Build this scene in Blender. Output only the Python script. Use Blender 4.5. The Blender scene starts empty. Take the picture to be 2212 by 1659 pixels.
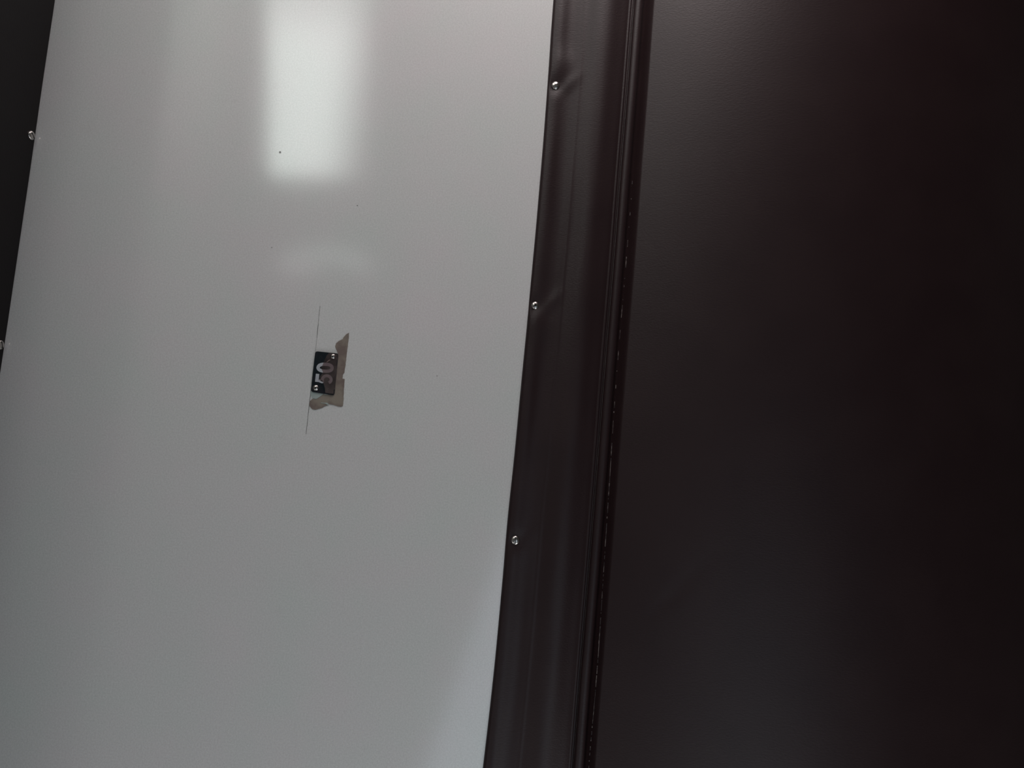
import bpy, bmesh, math, random
from mathutils import Vector, Matrix, noise

S = bpy.context.scene
C = S.collection
# ------------------------------------------------------------------ camera
# The photograph is a phone picture held on its side: world "up" points to the left of the frame.
W, H, F = 2212.0, 1659.0, 1700.0
X_c = Vector((0.0904, 0.991, -0.1007)).normalized()       # world +X in camera axes (right, up, back)
tilt = 0.06
a = Vector((1.0, 0.0, -tilt)); a = (a - X_c * a.dot(X_c)).normalized()
Z_c = -a
Y_c = Z_c.cross(X_c)
ROT = Matrix((X_c, Y_c, Z_c))
CAM = Vector((0.0, -0.93, 1.35))
cam_data = bpy.data.cameras.new('camera')
cam = bpy.data.objects.new('camera', cam_data); C.objects.link(cam)
cam_data.sensor_width = 36.0; cam_data.lens = F / W * 36.0
cam_data.clip_start = 0.01; cam_data.clip_end = 50
cam.matrix_world = Matrix.Translation(CAM) @ ROT.to_4x4()
S.camera = cam

def at(px, py, Y=0.0):
    """point of the plane y = Y seen at photograph pixel (px, py)"""
    d = ROT @ Vector(((px - W/2)/F, -(py - H/2)/F, -1.0))
    return CAM + d * ((Y - CAM.y) / d.y)

def mirror_at(px, py, L):
    """where the glossy wall mirrors pixel (px, py), on the plane y = -L in the room"""
    d = ROT @ Vector(((px - W/2)/F, -(py - H/2)/F, -1.0))
    return CAM + d * ((L - CAM.y) / d.y) * 1.0 - Vector((0, 2*L, 0))

# ------------------------------------------------------------------ world, exposure
wd = bpy.data.worlds.new('night_room_glow'); S.world = wd; wd.use_nodes = True
wd.node_tree.nodes['Background'].inputs[0].default_value = (0.93, 0.97, 1.0, 1)
wd.node_tree.nodes['Background'].inputs[1].default_value = 0.03
S.view_settings.view_transform = 'Standard'; S.view_settings.look = 'None'
S.view_settings.gamma = 1.0; S.view_settings.exposure = 0.0
S.view_settings.use_curve_mapping = False

def area(name, loc, target, sx, sy, power, col):
    l = bpy.data.lights.new(name, 'AREA'); l.shape = 'RECTANGLE'; l.size = sx; l.size_y = sy
    l.energy = power; l.color = col
    o = bpy.data.objects.new(name, l); C.objects.link(o)
    o.location = loc
    o.rotation_euler = (Vector(target) - Vector(loc)).to_track_quat('-Z', 'Y').to_euler()
    return o
WARM = (1.20, -0.42, 1.24)
area('corridor_lamp_light', WARM, (0.2, 0, 1.25), 0.3, 0.30, 5.3, (1.0, 0.89, 0.885))
area('cool_fill_light', (-1.12, -0.45, 0.84), (0, 0, 1.2), 0.3, 0.3, 3.7, (0.96, 0.985, 1.0))  # added unseen fill, brightens the lower panel from the -X side
area('high_fill_light', (1.52, -1.0, 2.10), (0.3, 0, 1.3), 0.35, 0.35, 3.4, (1.0, 0.93, 0.92))  # added unseen pair, cut off by the berth to grade the panel
area('high_fill_light', (-1.32, -1.0, 2.10), (-0.3, 0, 1.2), 0.35, 0.35, 1.9, (0.97, 0.99, 1.0))

# ------------------------------------------------------------------ materials
def mat(name, col, rough=0.5, metal=0.0, spec=0.5, emit=None, bump=None, vary=None):
    m = bpy.data.materials.new(name); m.use_nodes = True
    nt = m.node_tree; b = nt.nodes['Principled BSDF']
    b.inputs['Base Color'].default_value = (*col, 1); b.inputs['Roughness'].default_value = rough
    b.inputs['Metallic'].default_value = metal; b.inputs['Specular IOR Level'].default_value = spec
    tc = nt.nodes.new('ShaderNodeTexCoord')
    if emit:
        b.inputs['Emission Color'].default_value = (*emit[0], 1); b.inputs['Emission Strength'].default_value = emit[1]
    if vary:
        col2, scale, detail, lo, hi = vary
        n = nt.nodes.new('ShaderNodeTexNoise'); n.inputs['Scale'].default_value = scale; n.inputs['Detail'].default_value = detail
        r = nt.nodes.new('ShaderNodeValToRGB')
        r.color_ramp.elements[0].position = lo; r.color_ramp.elements[1].position = hi
        r.color_ramp.elements[0].color = (*col, 1); r.color_ramp.elements[1].color = (*col2, 1)
        nt.links.new(tc.outputs['Object'], n.inputs['Vector'])
        nt.links.new(n.outputs['Fac'], r.inputs['Fac']); nt.links.new(r.outputs['Color'], b.inputs['Base Color'])
    if bump:
        scale, dist, stretch = bump
        mp = nt.nodes.new('ShaderNodeMapping'); mp.inputs['Scale'].default_value = stretch
        n = nt.nodes.new('ShaderNodeTexNoise'); n.inputs['Scale'].default_value = scale; n.inputs['Detail'].default_value = 3
        bp = nt.nodes.new('ShaderNodeBump'); bp.inputs['Distance'].default_value = dist; bp.inputs['Strength'].default_value = 1.0
        nt.links.new(tc.outputs['Object'], mp.inputs['Vector']); nt.links.new(mp.outputs['Vector'], n.inputs['Vector'])
        nt.links.new(n.outputs['Fac'], bp.inputs['Height']); nt.links.new(bp.outputs['Normal'], b.inputs['Normal'])
    return m

# white laminate: glossy, faintly mottled, with a few worn smudges
M_white = mat('white_laminate', (0.62, 0.615, 0.60), rough=0.105, spec=0.95, bump=(900, 0.00001, (1, 1, 1)))
def laminate():
    nt = M_white.node_tree; b = nt.nodes['Principled BSDF']; L = nt.links
    tc = nt.nodes.new('ShaderNodeTexCoord')
    def noise_(scale, detail, rough=0.6):
        n = nt.nodes.new('ShaderNodeTexNoise'); n.inputs['Scale'].default_value = scale
        n.inputs['Detail'].default_value = detail; n.inputs['Roughness'].default_value = rough
        L.new(tc.outputs['Object'], n.inputs['Vector']); return n
    def mix(fac, c1, c2, mode='MIX'):
        m = nt.nodes.new('ShaderNodeMix'); m.data_type = 'RGBA'; m.blend_type = mode
        if isinstance(fac, float): m.inputs[0].default_value = fac
        else: L.new(fac, m.inputs[0])
        for k, c in ((6, c1), (7, c2)):
            if isinstance(c, tuple): m.inputs[k].default_value = (*c, 1)
            else: L.new(c, m.inputs[k])
        return m.outputs[2]
    def ramp(src, lo, hi):
        r = nt.nodes.new('ShaderNodeMapRange'); r.inputs[1].default_value = lo; r.inputs[2].default_value = hi
        L.new(src, r.inputs[0]); return r.outputs[0]
    hue = ramp(noise_(9, 5).outputs['Fac'], 0.3, 0.7)
    c = mix(hue, (0.575, 0.605, 0.584), (0.628, 0.590, 0.598))
    grain = ramp(noise_(560, 3, 0.75).outputs['Fac'], 0.33, 0.72)
    c = mix(grain, c, (0.82, 0.82, 0.81)); 
    g2 = nt.nodes[-1]
    # keep the grain weak
    f = nt.nodes.new('ShaderNodeMath'); f.operation = 'MULTIPLY'; f.inputs[1].default_value = 0.6
    L.new(grain, f.inputs[0])
    for l in list(L):
        if l.to_node == g2.inputs[0].node and l.to_socket == g2.inputs[0] and l.from_socket == grain: L.remove(l)
    L.new(f.outputs[0], g2.inputs[0])
    # smudges round the middle of the wall
    sm = ramp(noise_(38, 4, 0.65).outputs['Fac'], 0.60, 0.74)
    sm2 = ramp(noise_(3.1, 1).outputs['Fac'], 0.48, 0.62)
    mm = nt.nodes.new('ShaderNodeMath'); mm.operation = 'MULTIPLY'; L.new(sm, mm.inputs[0]); L.new(sm2, mm.inputs[1])
    m3 = nt.nodes.new('ShaderNodeMath'); m3.operation = 'MULTIPLY'; m3.inputs[1].default_value = 0.12; L.new(mm.outputs[0], m3.inputs[0])
    c = mix(m3.outputs[0], c, (0.42, 0.40, 0.38))
    L.new(c, b.inputs['Base Color'])
laminate()

M_vinyl = mat('dark_brown_vinyl', (0.0172, 0.0076, 0.0084), rough=0.47, spec=0.38, bump=(700, 0.00016, (1.0, 1, 0.35)),
              vary=((0.0205, 0.0098, 0.0104), 14, 4, 0.35, 0.65))
M_dark = mat('shaded_vinyl', (0.003, 0.0012, 0.0016), rough=0.5, spec=0.25, bump=(420, 0.0001, (1, 1, 1)))  # berth vinyl darkened, shade of the underside put into the colour
M_thread = mat('pale_dust_line', (0.16, 0.13, 0.12), rough=0.6, vary=((0.03, 0.02, 0.02), 160, 2, 0.42, 0.56))
M_chrome = mat('nickel_screw', (0.62, 0.58, 0.55), rough=0.28, metal=1.0)
M_slot = mat('screw_slot', (0.015, 0.012, 0.01), rough=0.6)
M_plate = mat('black_enamel', (0.008, 0.013, 0.017), rough=0.25, vary=((0.022, 0.02, 0.024), 60, 3, 0.45, 0.65))
M_digit = mat('pale_digit_paint', (0.42, 0.44, 0.47), rough=0.45, vary=((0.36, 0.37, 0.41), 120, 2, 0.4, 0.7))
M_glue = mat('brown_glue_residue', (0.165, 0.125, 0.11), rough=0.42, bump=(260, 0.0002, (1, 1, 1)),
             vary=((0.25, 0.215, 0.175), 60, 4, 0.40, 0.62))
M_paper = mat('pale_paper_scrap', (0.33, 0.38, 0.36), rough=0.7)
M_score = mat('grey_score_line', (0.16, 0.16, 0.15), rough=0.7, vary=((0.5, 0.5, 0.49), 70, 3, 0.44, 0.66))
M_beige = mat('pale_cream_paint', (0.5, 0.49, 0.46), rough=0.5, bump=(40, 0.0005, (1, 1, 1)))
M_floor = mat('grey_brown_lino', (0.05, 0.042, 0.038), rough=0.4, vary=((0.07, 0.06, 0.05), 20, 4, 0.4, 0.6))
M_alu = mat('brushed_aluminium', (0.5, 0.5, 0.5), rough=0.35, metal=1.0)
# film: thin brownish see-through layer of old tape
M_film = bpy.data.materials.new('brown_tape_film'); M_film.use_nodes = True
nt = M_film.node_tree
tr = nt.nodes.new('ShaderNodeBsdfTransparent'); tr.inputs[0].default_value = (0.82, 0.76, 0.76, 1)
mx = nt.nodes.new('ShaderNodeMixShader')
b = nt.nodes['Principled BSDF']; b.inputs['Base Color'].default_value = (0.26, 0.215, 0.205, 1); b.inputs['Roughness'].default_value = 0.4
tc = nt.nodes.new('ShaderNodeTexCoord'); n = nt.nodes.new('ShaderNodeTexNoise'); n.inputs['Scale'].default_value = 55; n.inputs['Detail'].default_value = 3
mr = nt.nodes.new('ShaderNodeMapRange'); mr.inputs[1].default_value = 0.35; mr.inputs[2].default_value = 0.7; mr.inputs[3].default_value = 0.06; mr.inputs[4].default_value = 0.24
nt.links.new(tc.outputs['Object'], n.inputs['Vector']); nt.links.new(n.outputs['Fac'], mr.inputs[0]); nt.links.new(mr.outputs[0], mx.inputs[0])
nt.links.new(tr.outputs[0], mx.inputs[1]); nt.links.new(b.outputs[0], mx.inputs[2])
nt.links.new(mx.outputs[0], nt.nodes['Material Output'].inputs['Surface'])

# ------------------------------------------------------------------ helpers
def obj(name, bm, m, parent=None, smooth=False, kind=None, label=None, cat=None, group=None):
    me = bpy.data.meshes.new(name)
    bmesh.ops.recalc_face_normals(bm, faces=bm.faces)
    bm.to_mesh(me); bm.free()
    for mm in (m if isinstance(m, (list, tuple)) else [m]): me.materials.append(mm)
    if smooth:
        for p in me.polygons: p.use_smooth = True
    o = bpy.data.objects.new(name, me); C.objects.link(o)
    if parent:
        o.parent = parent
        o.matrix_parent_inverse = Matrix.Translation(parent.location).inverted()
    tag(o, label, cat, group, kind)
    return o
def tag(o, label=None, cat=None, group=None, kind=None):
    if label: o['label'] = label
    if cat: o['category'] = cat
    if group: o['group'] = group
    if kind: o['kind'] = kind
def empty(name, loc, label, cat, group=None):
    o = bpy.data.objects.new(name, None); C.objects.link(o); o.location = loc; o.empty_display_size = 0.05
    tag(o, label, cat, group); return o
def box(bm, lo, hi):
    vs = [bm.verts.new((x, y, z)) for x in (lo[0], hi[0]) for y in (lo[1], hi[1]) for z in (lo[2], hi[2])]
    for f in ((0,1,3,2), (4,6,7,5), (0,4,5,1), (2,3,7,6), (0,2,6,4), (1,5,7,3)): bm.faces.new([vs[i] for i in f])
def slab(pts, y_front, y_back, bm=None):
    """thick plate from a list of (x, z) outline points"""
    bm = bm or bmesh.new()
    f = [bm.verts.new((p[0], y_front, p[1])) for p in pts]
    k = [bm.verts.new((p[0], y_back, p[1])) for p in pts]
    n = len(pts)
    bm.faces.new(f); bm.faces.new(k[::-1])
    for i in range(n): bm.faces.new((f[i], k[i], k[(i+1) % n], f[(i+1) % n]))
    return bm
def xz(px, py, Y=0.0):
    p = at(px, py, Y); return (p.x, p.z)
def grid(name, xs, rows, fn, m, parent, skirt=True):
    """surface y = fn(x, t) over rows t -> (z, y); closed back against the wall"""
    bm = bmesh.new()
    vs = [[bm.verts.new(fn(x, t)) for t in rows] for x in xs]
    for i in range(len(xs)-1):
        for j in range(len(rows)-1):
            bm.faces.new((vs[i][j], vs[i+1][j], vs[i+1][j+1], vs[i][j+1]))
    if skirt:
        back = [[bm.verts.new((v.co.x, -0.0004, v.co.z)) for v in (c[0], c[-1])] for c in vs]
        for i in range(len(xs)-1):
            bm.faces.new((vs[i][0], back[i][0], back[i+1][0], vs[i+1][0]))
            bm.faces.new((vs[i][-1], vs[i+1][-1], back[i+1][1], back[i][1]))
            bm.faces.new((back[i][0], back[i][1], back[i+1][1], back[i+1][0]))
        for i in (0, -1):
            bm.faces.new([v for v in vs[i]] + [back[i][1], back[i][0]])
    o = obj(name, bm, m, parent, smooth=True)
    return o
def bumpf(t, c, w): return math.exp(-((t - c) / w) ** 2)
def interp(x, tab):
    tab = sorted(tab); x = min(max(x, XL - 0.02), XR + 0.02)
    if x <= tab[0][0]: (x0, y0), (x1, y1) = tab[0], tab[1]
    elif x >= tab[-1][0]: (x0, y0), (x1, y1) = tab[-2], tab[-1]
    else:
        for k in range(len(tab)-1):
            if tab[k][0] <= x <= tab[k+1][0]: (x0, y0), (x1, y1) = tab[k], tab[k+1]; break
    return y0 + (y1 - y0) * (x - x0) / (x1 - x0)
def smoothed(tab, w=0.05):
    return lambda x: sum(interp(x + d * w / 3, tab) for d in (-3, -2, -1, 0, 1, 2, 3)) / 7.0
def frange(lo, hi, st):
    n = max(1, int(round((hi - lo) / st))); return [lo + (hi - lo) * i / n for i in range(n + 1)]

XL, XR = -0.62, 0.72
def xspan(st): return frange(-1.5, XL, 0.03)[:-1] + frange(XL, XR, st) + frange(XR, 1.7, 0.03)[1:]

# ------------------------------------------------------------------ the setting
bm = bmesh.new(); box(bm, (-1.6, 0.0, 0.0), (1.8, 0.04, 2.3))
obj('wall_back', bm, M_white, kind='structure')
bm = bmesh.new(); box(bm, (-1.6, -2.9, -0.04), (1.8, 0.04, 0.0)); obj('floor', bm, M_floor, kind='structure')
bm = bmesh.new(); box(bm, (-1.6, -2.9, 2.3), (1.8, 0.04, 2.34)); obj('ceiling', bm, M_beige, kind='structure')

# ------------------------------------------------------------------ screws
def screw(parent, P, r, slot_angle, dome=0.42, kind='slot', name='screw'):
    """pan-head screw, axis along -Y, centre of its seat at P"""
    bm = bmesh.new(); n = 28; rings = 7
    prof = [(1.0, 0.0), (1.0, 0.16)]
    for k in range(1, rings):
        t = k / (rings - 1) * math.pi / 2
        prof.append((math.cos(t) * 0.98 + 0.0, 0.16 + dome * math.sin(t)))
    prof = prof[:-1]
    vs = [[bm.verts.new((P.x + r*q*math.cos(2*math.pi*i/n), P.y - r*h, P.z + r*q*math.sin(2*math.pi*i/n))) for i in range(n)] for q, h in prof]
    for k in range(len(prof)-1):
        for i in range(n):
            bm.faces.new((vs[k][i], vs[k][(i+1) % n], vs[k+1][(i+1) % n], vs[k+1][i]))
    top = bm.verts.new((P.x, P.y - r*(0.16 + dome), P.z))
    for i in range(n): bm.faces.new((vs[-1][i], vs[-1][(i+1) % n], top))
    bm.faces.new(vs[0])
    o = obj(name, bm, M_chrome, parent, smooth=True)
    o['label'] = 'small shiny metal screw head'
    bm = bmesh.new(); hh = r * (0.16 + dome) + 0.00012
    ca, sa = math.cos(slot_angle), math.sin(slot_angle)
    def bar(l, w, ca, sa):
        pts = []
        for u, v in ((-l, -w), (l, -w), (l, w), (-l, w)):
            pts.append((P.x + u*ca - v*sa, P.z + u*sa + v*ca))
        slab(pts, P.y - hh, P.y - hh * 0.62, bm)
    if kind == 'slot': bar(r*0.72, r*0.10, ca, sa)
    elif kind == 'cross': bar(r*0.34, r*0.13, ca, sa); bar(r*0.34, r*0.13, -sa, ca)
    o2 = obj('slot', bm, M_slot, o)
    o2['label'] = 'dark recess in the screw head'
    return o

# ------------------------------------------------------------------ lower padded board
edge_px = [(-60, 1200), (0, 1196), (30, 1194), (42, 1192), (100, 1189), (200, 1182), (300, 1174.5), (400, 1166), (500, 1157.5), (600, 1148),
           (700, 1139), (800, 1129), (900, 1119.5), (1000, 1110), (1080, 1101), (1150, 1094), (1200, 1090.5), (1280, 1083.5),
           (1350, 1077), (1420, 1070.5), (1500, 1062), (1580, 1053), (1659, 1043.5), (1720, 1037)]
YF = -0.004
edge = smoothed([xz(x, y, YF) for y, x in edge_px], 0.022)
pipe_tab = [xz(x, y, -0.006) for y, x in [(0, 1381), (1659, 1250)]]
pipe_z = lambda x: interp(x, pipe_tab) + 0.0007 * noise.noise(Vector((x * 6, 3.1, 0)))
board = empty('wall_cushion', (0.05, 0, pipe_z(0)), 'dark brown vinyl padded wall cushion screwed on below the white wall panel', 'wall cushion')

scr_px = [(1200, 185, 'slot', -1.0), (1156, 660, 'cross', 0.5), (1113, 1167, 'slot', 0.15)]
scr = [at(x, y, -0.005) for x, y, k, ang in scr_px]

def flange(x, t):
    """t runs 0 (free edge against the wall) .. 1 (groove beside the piping)"""
    ze, zp = edge(x), pipe_z(x) + 0.006
    z = ze + (zp - ze) * t
    w = x * 1.0
    amp = 0.9 + 0.5 * noise.noise(Vector((x * 4, 7, 0)))
    h = 0.0028 * min(1, (t / 0.03)) ** 0.5
    h += 0.0026 * bumpf(t, 0.10, 0.085) * (0.75 + 0.6 * noise.noise(Vector((x * 7, 1, 0))))
    h += 0.0008 * bumpf(t, 0.36 + 0.05 * noise.noise(Vector((x*5, 9, 0))), 0.07) * amp
    h += 0.0072 * bumpf(t, 0.66, 0.20)
    h += 0.0015 * bumpf(t, 0.50, 0.10) * (0.4 + noise.noise(Vector((x * 5, 4, 0))))
    h += 0.0006 * noise.noise(Vector((x * 9, t * 6, 2.0))) * math.sin(math.pi * min(1, max(0, t)))
    h += 0.00035 * bumpf(t, 0.395, 0.012)
    h -= 0.0014 * bumpf(t, 0.97, 0.05)
    for k, p in enumerate(scr):
        dx, dz = x - p.x, z - p.z
        d = math.hypot(dx, dz)
        h -= 0.0022 * math.exp(-(d / 0.011) ** 2) * min(1, t / 0.05)
        # pucker ridge running from the screw towards the roll
        rr = dx * 0.80 + dz * 0.6; 
        h += (0.0016, 0.0013, 0.0006)[k] * math.exp(-((dx - (0.030, -0.022, -0.01)[k]) / 0.018) ** 2) * bumpf(t, 0.16, 0.16)
        h += (0.0013, 0.0012, 0.0004)[k] * math.exp(-((dx + (dz + 0.012) * 0.9) / 0.010) ** 2) * bumpf(t, 0.27, 0.12)
    return (x, -max(h, 0.0006), z)
grid('screwed_flange', xspan(0.0033), frange(0, 1, 1/72.0), flange, M_vinyl, board)
for (sx, sy, kd, ang), p in zip(scr_px, scr):
    t = (p.z - edge(p.x)) / (pipe_z(p.x) + 0.006 - edge(p.x))
    y = flange(p.x, t)[1]
    screw(board, at(sx, sy, y) + Vector((0, 0.0004, 0)), 0.0052 if kd == 'slot' else 0.0047, ang, kind=kd)

# piping: a slim welt in the groove
def tube(name, pathf, xs, r, m, parent, n=10, ry=1.0):
    bm = bmesh.new(); rings = []
    for x in xs:
        z, y = pathf(x); rings.append([bm.verts.new((x, y + r*ry*math.sin(2*math.pi*i/n), z + r*math.cos(2*math.pi*i/n))) for i in range(n)])
    for k in range(len(xs)-1):
        for i in range(n): bm.faces.new((rings[k][i], rings[k+1][i], rings[k+1][(i+1) % n], rings[k][(i+1) % n]))
    bm.faces.new(rings[0]); bm.faces.new(rings[-1][::-1])
    return obj(name, bm, m, parent, smooth=True)
tube('piping', lambda x: (pipe_z(x), -0.0042), xspan(0.01), 0.0058, M_vinyl, board, n=24, ry=0.85)
tube('piping', lambda x: (pipe_z(x) + 0.0105, -0.002), xspan(0.01), 0.0022, M_vinyl, board, n=12, ry=0.7)
def cushion(x, t):
    """t in metres downwards from the piping"""
    z = pipe_z(x) - 0.004 - t
    tt = t
    open_ = 0.020 + 0.006 * noise.noise(Vector((x * 2, 5, 0)))
    q = min(1, max(0, (tt - 0.001) / 0.0125)); rise = q * q * (3 - 2 * q)
    h = 0.0012 + 0.0120 * rise
    h += (0.37 * tt - 0.72 * tt * tt) * rise
    h += 0.0012 * noise.noise(Vector((x * 3.0, tt * 5, 1.5))) * rise
    # faint crease low on the left of the cushion
    h -= 0.0012 * math.exp(-(((z - cz) - 0.45 * math.sin((x - cx) * 30) * 0.02 + (x - cx) * 1.1) / 0.004) ** 2) * math.exp(-((x - cx) / 0.03) ** 2)
    h = max(h, 0.0006)
    return (x, -h, z)
_c = at(1465, 1265, -0.03); cx, cz = _c.x, _c.z
rows = frange(0, 0.0304, 0.0008) + frange(0.032, 0.06, 0.002) + frange(0.066, 0.62, 0.008)
grid('cushion', xspan(0.008), rows, cushion, M_vinyl, board)

# pale dust caught along the seam under the piping
seam_px = [(300, 1368.5), (400, 1366.5), (500, 1357), (600, 1350), (700, 1340.5), (800, 1333), (900, 1325), (1000, 1319), (1200, 1305), (1350, 1295),
           (1450, 1288), (1600, 1275), (1700, 1267)]
seam_tab = [xz(x, y, -0.0045) for y, x in seam_px]
seam = smoothed(seam_tab, 0.04)
random.seed(4)
bm = bmesh.new(); x = at(1260, 1655, -0.004).x
x_end = at(1365, 380, -0.004).x
while x < x_end:
    l = random.choice((0.0015, 0.003, 0.006, 0.012, 0.03)) * random.uniform(0.6, 1.3); g = random.uniform(0.0008, 0.006) * (1.0 if x < 0.02 else 3.2)
    r = random.uniform(0.00025, 0.00055)
    for u in frange(x, x + l, 0.004)[:-1]:
        u2 = u + min(l, 0.0042); rr = r * random.uniform(0.5, 1.2)
        yy = cushion(u, pipe_z(u) - 0.004 - seam(u))[1]
        box(bm, (u, yy - 0.0006, seam(u) - rr), (u2, yy + 0.0003, seam(u) + rr))
    x += l + g
obj('seam_dust', bm, M_thread, board)['label'] = 'thin pale line of dust along the seam'

# ------------------------------------------------------------------ upper padded board
top_px = [(-60, 126), (0, 118), (200, 88), (400, 60), (600, 30), (740, 9), (800, 0), (1659, -130)]
YT = -0.002
tz = smoothed([xz(x, y, YT) for y, x in top_px], 0.02)
upper = empty('upper_berth', (0.05, 0, tz(0)), 'dark vinyl covered upper berth above the white wall panel', 'berth')
SL = 0.04                                   # the underside rises away from the wall
def upper_under(x, t):
    d = 0.36 * t
    return (x, -0.0012 - d + 0.0006 * noise.noise(Vector((x*6, t*10, 0))), tz(x) + d * SL + 0.0025 * 0 )
bm = bmesh.new(); xs = frange(-1.55, 1.75, 0.011); ts = frange(0, 0.12, 0.006) + frange(0.15, 1, 0.05)
g = [[bm.verts.new(upper_under(x, t)) for t in ts] for x in xs]
topv = [[bm.verts.new((x, -0.3612, tz(x) + 0.42)), bm.verts.new((x, -0.0012, tz(x) + 0.42))] for x in xs]
for i in range(len(xs)-1):
    for j in range(len(ts)-1): bm.faces.new((g[i][j], g[i+1][j], g[i+1][j+1], g[i][j+1]))
    bm.faces.new((g[i][-1], g[i+1][-1], topv[i+1][0], topv[i][0])); bm.faces.new((topv[i][0], topv[i+1][0], topv[i+1][1], topv[i][1]))
    bm.faces.new((topv[i][1], topv[i+1][1], g[i+1][0], g[i][0]))
for i in (0, -1): bm.faces.new(g[i] + topv[i])
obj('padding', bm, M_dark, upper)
for (sx, sy, ang) in ((66, 294, 0.9), (-3, 745, 0.4)):
    p = at(sx, sy, -0.006); p = at(sx, sy, -0.006)
    n0 = set(bpy.data.objects)
    screw(upper, Vector((0, 0, 0)), 0.0054, ang, kind='slot')
    q = Matrix.Translation(Vector((p.x, -0.0088, tz(p.x) + 0.0006))) @ Matrix.Rotation(math.radians(84), 4, 'X')
    for o in set(bpy.data.objects) - n0: o.data.transform(q)

# ------------------------------------------------------------------ number plate and what is left of a sticker
def A(u, v, Y=0.0): return xz(660 + u / 11.06, 745 + v / 11.06, Y)      # close-up coordinates of the plate
def rounded(c, r, n=5):
    out = []
    for i in range(len(c)):
        p = Vector(c[i]); q0 = Vector(c[i-1]); q1 = Vector(c[(i+1) % len(c)])
        d0 = (q0 - p).normalized(); d1 = (q1 - p).normalized()
        for k in range(n + 1):
            t = k / n; a0 = p + d0 * r; a1 = p + d1 * r
            out.append(tuple((a0 * (1-t) ** 2 + p * 2 * t * (1-t) + a1 * t ** 2)))
    return out
pc = A(455, 660)
plate = empty('number_plate', (pc[0], 0, pc[1]), 'small black plate with a pale number fixed on the white wall panel', 'number plate')
T = -0.0016
bm = slab(rounded([A(232, 150, T), A(782, 205, T), A(683, 1208, T), A(130, 1120, T)], 0.0028), T, -0.0002)
bmesh.ops.bevel(bm, geom=[e for e in bm.edges if all(abs(v.co.y - T) < 1e-6 for v in e.verts)], offset=0.00035, segments=2, affect='EDGES')
obj('plate', bm, M_plate, plate)
def ribbon(pts, w, Y0, Y1, closed=False, bm=None):
    """stroke of a glyph; pts and w in close-up units, w one value or one per point"""
    bm = bm or bmesh.new(); n = len(pts); L, R = [], []
    for i, p in enumerate(pts):
        q0 = pts[i-1] if (i > 0 or closed) else p
        q1 = pts[(i+1) % n] if (i < n-1 or closed) else p
        d = Vector((q1[0]-q0[0], q1[1]-q0[1])).normalized(); nn = Vector((-d.y, d.x)); ww = w[i] if isinstance(w, list) else w
        L.append(A(p[0] + nn.x*ww/2, p[1] + nn.y*ww/2, Y0)); R.append(A(p[0] - nn.x*ww/2, p[1] - nn.y*ww/2, Y0))
    f = [[bm.verts.new((q[0], y, q[1])) for q in s] for s in (L, R) for y in (Y0, Y1)]
    m = n if closed else n - 1
    for i in range(m):
        j = (i+1) % n
        bm.faces.new((f[0][i], f[0][j], f[2][j], f[2][i])); bm.faces.new((f[1][i], f[3][i], f[3][j], f[1][j]))
        bm.faces.new((f[0][i], f[1][i], f[1][j], f[0][j])); bm.faces.new((f[2][i], f[2][j], f[3][j], f[3][i]))
    if not closed:
        bm.faces.new((f[0][0], f[2][0], f[3][0], f[1][0])); bm.faces.new((f[0][-1], f[1][-1], f[3][-1], f[2][-1]))
    return bm
def curve_pts(ctrl, n=6, closed=False):
    out = []; m = len(ctrl)
    for i in range(m if closed else m - 1):
        g = lambda k: Vector(ctrl[k % m]) if closed else Vector(ctrl[max(0, min(m-1, k))])
        p0, p1, p2, p3 = g(i-1), g(i), g(i+1), g(i+2)
        for k in range(n):
            t = k / n
            out.append(tuple(0.5*((2*p1) + (p2-p0)*t + (2*p0-5*p1+4*p2-p3)*t*t + (3*p1-p0-3*p2+p3)*t**3)))
    if not closed: out.append(tuple(ctrl[-1]))
    return out
TD = T - 0.00025
zero = curve_pts([(298, 545), (330, 490), (400, 466), (480, 464), (560, 474), (617, 505), (634, 555), (612, 600), (550, 625), (465, 627), (385, 618), (325, 592)], 5, True)
obj('digit_zero', ribbon(zero, 78, TD, T + 0.0001, True), M_digit, plate)
bm = ribbon([(288, 692), (268, 884)], 82, TD, T + 0.0001)
ribbon(curve_pts([(318, 850), (360, 868), (405, 880), (400, 830), (425, 775), (475, 742), (535, 742), (590, 775), (612, 830), (592, 880), (552, 902)], 6),
       72, TD - 0.00001, T + 0.0001, bm=bm)
obj('digit_five', bm, M_digit, plate)
for u, v, r, k in ((655, 275, 0.0030, 'cross'), (245, 1027, 0.0034, 'cross')):
    q = A(u, v, T); screw(plate, Vector((q[0], T + 0.0001, q[1])), r, 0.4, dome=0.5, kind=k)
bm = slab([A(500, 408, T), A(515, 414, T), A(598, 358, T), A(575, 352, T)], T - 0.0004, T - 0.0001)
obj('glint', bm, mat('pale_glint', (0.6, 0.58, 0.52), rough=0.5), plate)['label'] = 'short bright glint painted on the black enamel'  # pale sliver standing in for a small light reflection

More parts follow.
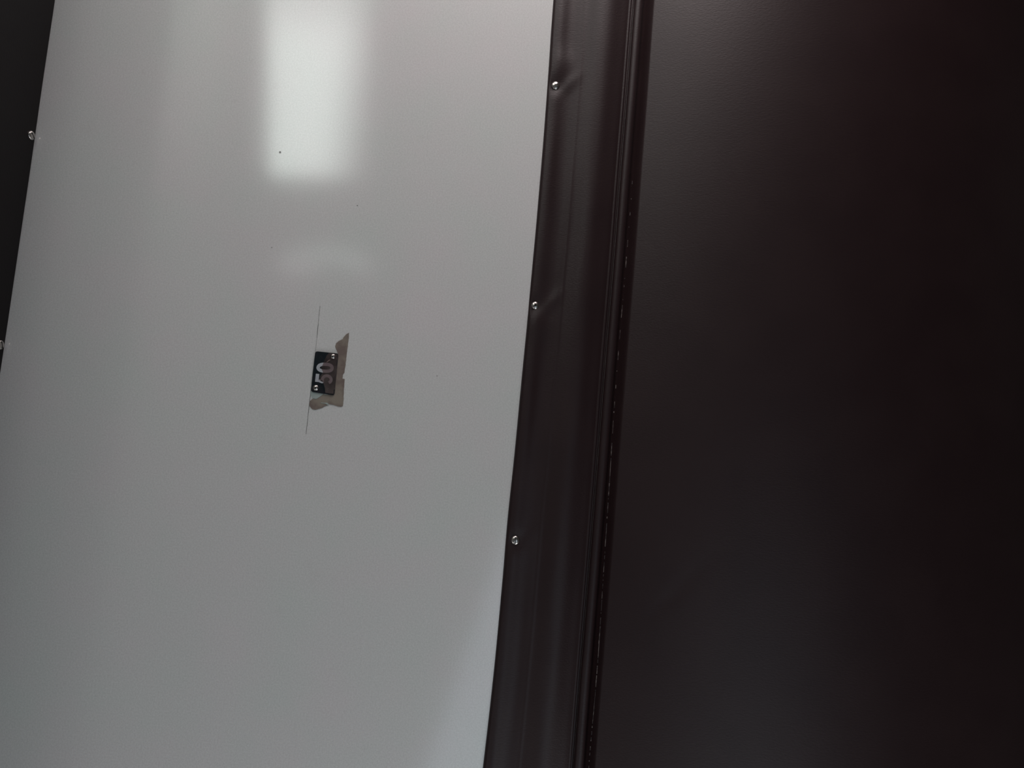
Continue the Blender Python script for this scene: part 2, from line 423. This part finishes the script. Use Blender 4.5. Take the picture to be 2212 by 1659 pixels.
gl = A(820, 1000)
residue = empty('sticker_residue', (gl[0], 0, gl[1]), 'torn brown remains of a sticker around the black number plate', 'sticker remains')
def rag(pts, amp=5, n=4, seed=1):
    random.seed(seed); out = []
    m = len(pts)
    for i in range(m):
        p, q = pts[i], pts[(i+1) % m]
        for k in range(n):
            t = k / n; j = amp if k else 0
            out.append((p[0]*(1-t)+q[0]*t + random.uniform(-j, j), p[1]*(1-t)+q[1]*t + random.uniform(-j, j)))
    return out
o1 = [(1043, -286), (985, -262), (930, -205), (880, -130), (800, -90), (735, -40), (708, 30), (718, 80), (750, 140), (770, 200), (660, 600), (620, 1100),
      (420, 1160), (380, 1215), (250, 1292), (175, 1290), (120, 1330), (92, 1400), (105, 1475), (165, 1538), (240, 1550), (345, 1520), (430, 1488), (480, 1455),
      (530, 1445), (545, 1420), (620, 1425), (690, 1440), (760, 1470), (850, 1482), (893, 1462), (905, 1350), (912, 1200), (925, 1000), (938, 822), (880, 800),
      (898, 700), (930, 660), (948, 540), (965, 400), (982, 250), (1008, 60), (1028, -120)]
obj('glue_patch', slab([A(*p) for p in rag(o1, 5)], -0.00045, 0.0), M_glue, residue)
obj('paper_scrap', slab([A(*p) for p in rag([(128, 1115), (300, 1140), (450, 1150), (400, 1195), (350, 1235), (255, 1292), (170, 1265), (120, 1200)], 5, 3, 3)], -0.0008, 0.0), M_paper, residue)['label'] = 'pale greenish scrap of paper'
obj('paper_scrap', slab([A(*p) for p in rag([(450, 1160), (540, 1170), (530, 1192), (450, 1190)], 3, 3, 5)], -0.0012, 0.0), M_paper, residue)['label'] = 'pale greenish scrap of paper'
obj('tear_line', slab([A(*p) for p in rag([(360, 1372), (430, 1385), (520, 1380), (562, 1420), (540, 1440), (470, 1402), (390, 1395)], 3, 3, 8)], -0.0008, 0.0), M_paper, residue)['label'] = 'ragged pale tear in the glue'
film = [(430, 430), (500, 260), (560, 190), (765, 225), (745, 600), (700, 1000), (665, 1170), (480, 1150), (450, 1000), (430, 900), (330, 840), (350, 740), (420, 660), (380, 560)]
obj('tape_film', slab([A(u, v, -0.0021) for u, v in rag(film, 9, 4, 6)], -0.0022, -0.00212), M_film, residue)['label'] = 'thin brownish see-through film over the plate'

# knife score beside the plate, cut into the wall panel
pts = [(691.5, 661), (690.2, 672), (688.6, 690), (686.0, 715), (683.4, 742), (681, 765), (675, 812), (671, 850), (667.5, 880), (665, 903), (662.6, 925), (661, 938)]
bm = bmesh.new()
for i in range(len(pts)-1):
    (x0, y0), (x1, y1) = pts[i], pts[i+1]; w = 0.55 if i else 0.8
    slab([xz(x0 - w, y0), xz(x0 + w, y0), xz(x1 + w, y1), xz(x1 - w, y1)], -0.00025, 0.0, bm)
sl = obj('score_line', bm, M_score, bpy.data.objects['wall_back'])
sl['label'] = 'thin dark cut line beside the number plate'
# tiny marks on the panel
bm = bmesh.new(); 
for (x, y, r) in ((605, 329, 2.4), (772, 444, 1.4), (690, 1660, 1.2), (587, 535, 1.4), (944, 812, 1.3)):
    slab([xz(x + r*math.cos(k*math.pi/5), y + r*math.sin(k*math.pi/5)) for k in range(10)], -0.0002, 0.0, bm)
obj('speck', bm, M_score, bpy.data.objects['wall_back'])

# ------------------------------------------------------------------ strip lamp, window, added arched glow (seen only as reflections)
def lamp(name, quad, L, strength, col, label, fade=None):
    """wall or ceiling lamp: emitting diffuser in an aluminium tray, facing the berth wall"""
    ps = [mirror_at(x, y, L) for x, y in quad]
    c = sum(ps, Vector()) / 4
    e = empty(name, c, label, 'lamp')
    bm = slab([(p.x, p.z) for p in ps], c.y, c.y - 0.03)
    m = mat(name + '_glow', (0.8, 0.8, 0.8), rough=0.5, emit=(col, strength))
    if fade:
        nt = m.node_tree; b = nt.nodes['Principled BSDF']
        g = nt.nodes.new('ShaderNodeNewGeometry'); s = nt.nodes.new('ShaderNodeSeparateXYZ'); r = nt.nodes.new('ShaderNodeMapRange')
        r.interpolation_type = 'SMOOTHSTEP'
        r.inputs[1].default_value = fade[0]; r.inputs[2].default_value = fade[1]; r.inputs[3].default_value = 0.0; r.inputs[4].default_value = strength
        r2 = nt.nodes.new('ShaderNodeMapRange'); r2.interpolation_type = 'SMOOTHSTEP'     # the tube ends here, the cover glows on weakly
        for k, v in ((1, fade[2]), (2, fade[3]), (3, 1.0), (4, 0.45)): r2.inputs[k].default_value = v
        mu = nt.nodes.new('ShaderNodeMath'); mu.operation = 'MULTIPLY'
        nt.links.new(g.outputs['Position'], s.inputs[0]); nt.links.new(s.outputs['Z'], r.inputs[0]); nt.links.new(s.outputs['X'], r2.inputs[0])
        nt.links.new(r.outputs[0], mu.inputs[0]); nt.links.new(r2.outputs[0], mu.inputs[1]); nt.links.new(mu.outputs[0], b.inputs['Emission Strength'])
    obj('diffuser', bm, m, e)
    bm = slab([(c.x + (p.x - c.x) * 1.06, c.z + (p.z - c.z) * 1.08) for p in ps], c.y - 0.031, c.y - 0.07)
    obj('tray', bm, M_alu, e)
    return ps
zl = lambda px: mirror_at(px, 250, 1.7).z
PS = lamp('strip_lamp', [(575, -420), (800, -420), (800, 372), (580, 372)], 1.7, 5.0, (0.92, 1.0, 0.95), 'long cool white strip lamp high on the opposite side', fade=(zl(820), zl(690), mirror_at(650, 110, 1.7).x, mirror_at(650, -60, 1.7).x))

# window of the coach on the far side, dim bluish light of the platform behind it, with a curtain drawn aside
L2 = 2.1
wp = [mirror_at(x, y, L2) for x, y in ((1105, 1120), (905, 1700), (905, 2150), (1560, 2150), (1560, 1120))]
bm = slab([(p.x, p.z) for p in wp], -L2, -L2 - 0.01)
M_glow = mat('dusk_window_glass', (0.2, 0.2, 0.2), rough=0.1, emit=((0.74, 0.88, 1.0), 0.95))
obj('window_1', bm, M_glow, kind='structure')

# small dim arched glow below the strip lamp, added for a faint reflection
arch = [(598, 585), (606, 548), (650, 533), (700, 528), (755, 533), (795, 552), (805, 590), (770, 585), (735, 572), (695, 568), (660, 592), (625, 592)]
ap = [mirror_at(x, y, 1.7) for x, y in arch]
c = sum(ap, Vector()) / len(ap)
nl = empty('night_lamp', c, 'small dim arched glow beside the strip lamp, added for its reflection', 'lamp')
obj('cover', slab([(p.x, p.z) for p in ap], -1.7, -1.72), mat('night_lamp_glow', (0.6, 0.62, 0.6), emit=((0.93, 1.0, 0.97), 0.8)), nl)
obj('base', slab([(c.x + (p.x - c.x) * 1.08, c.z + (p.z - c.z) * 1.08) for p in ap], -1.721, -1.75), M_alu, nl)
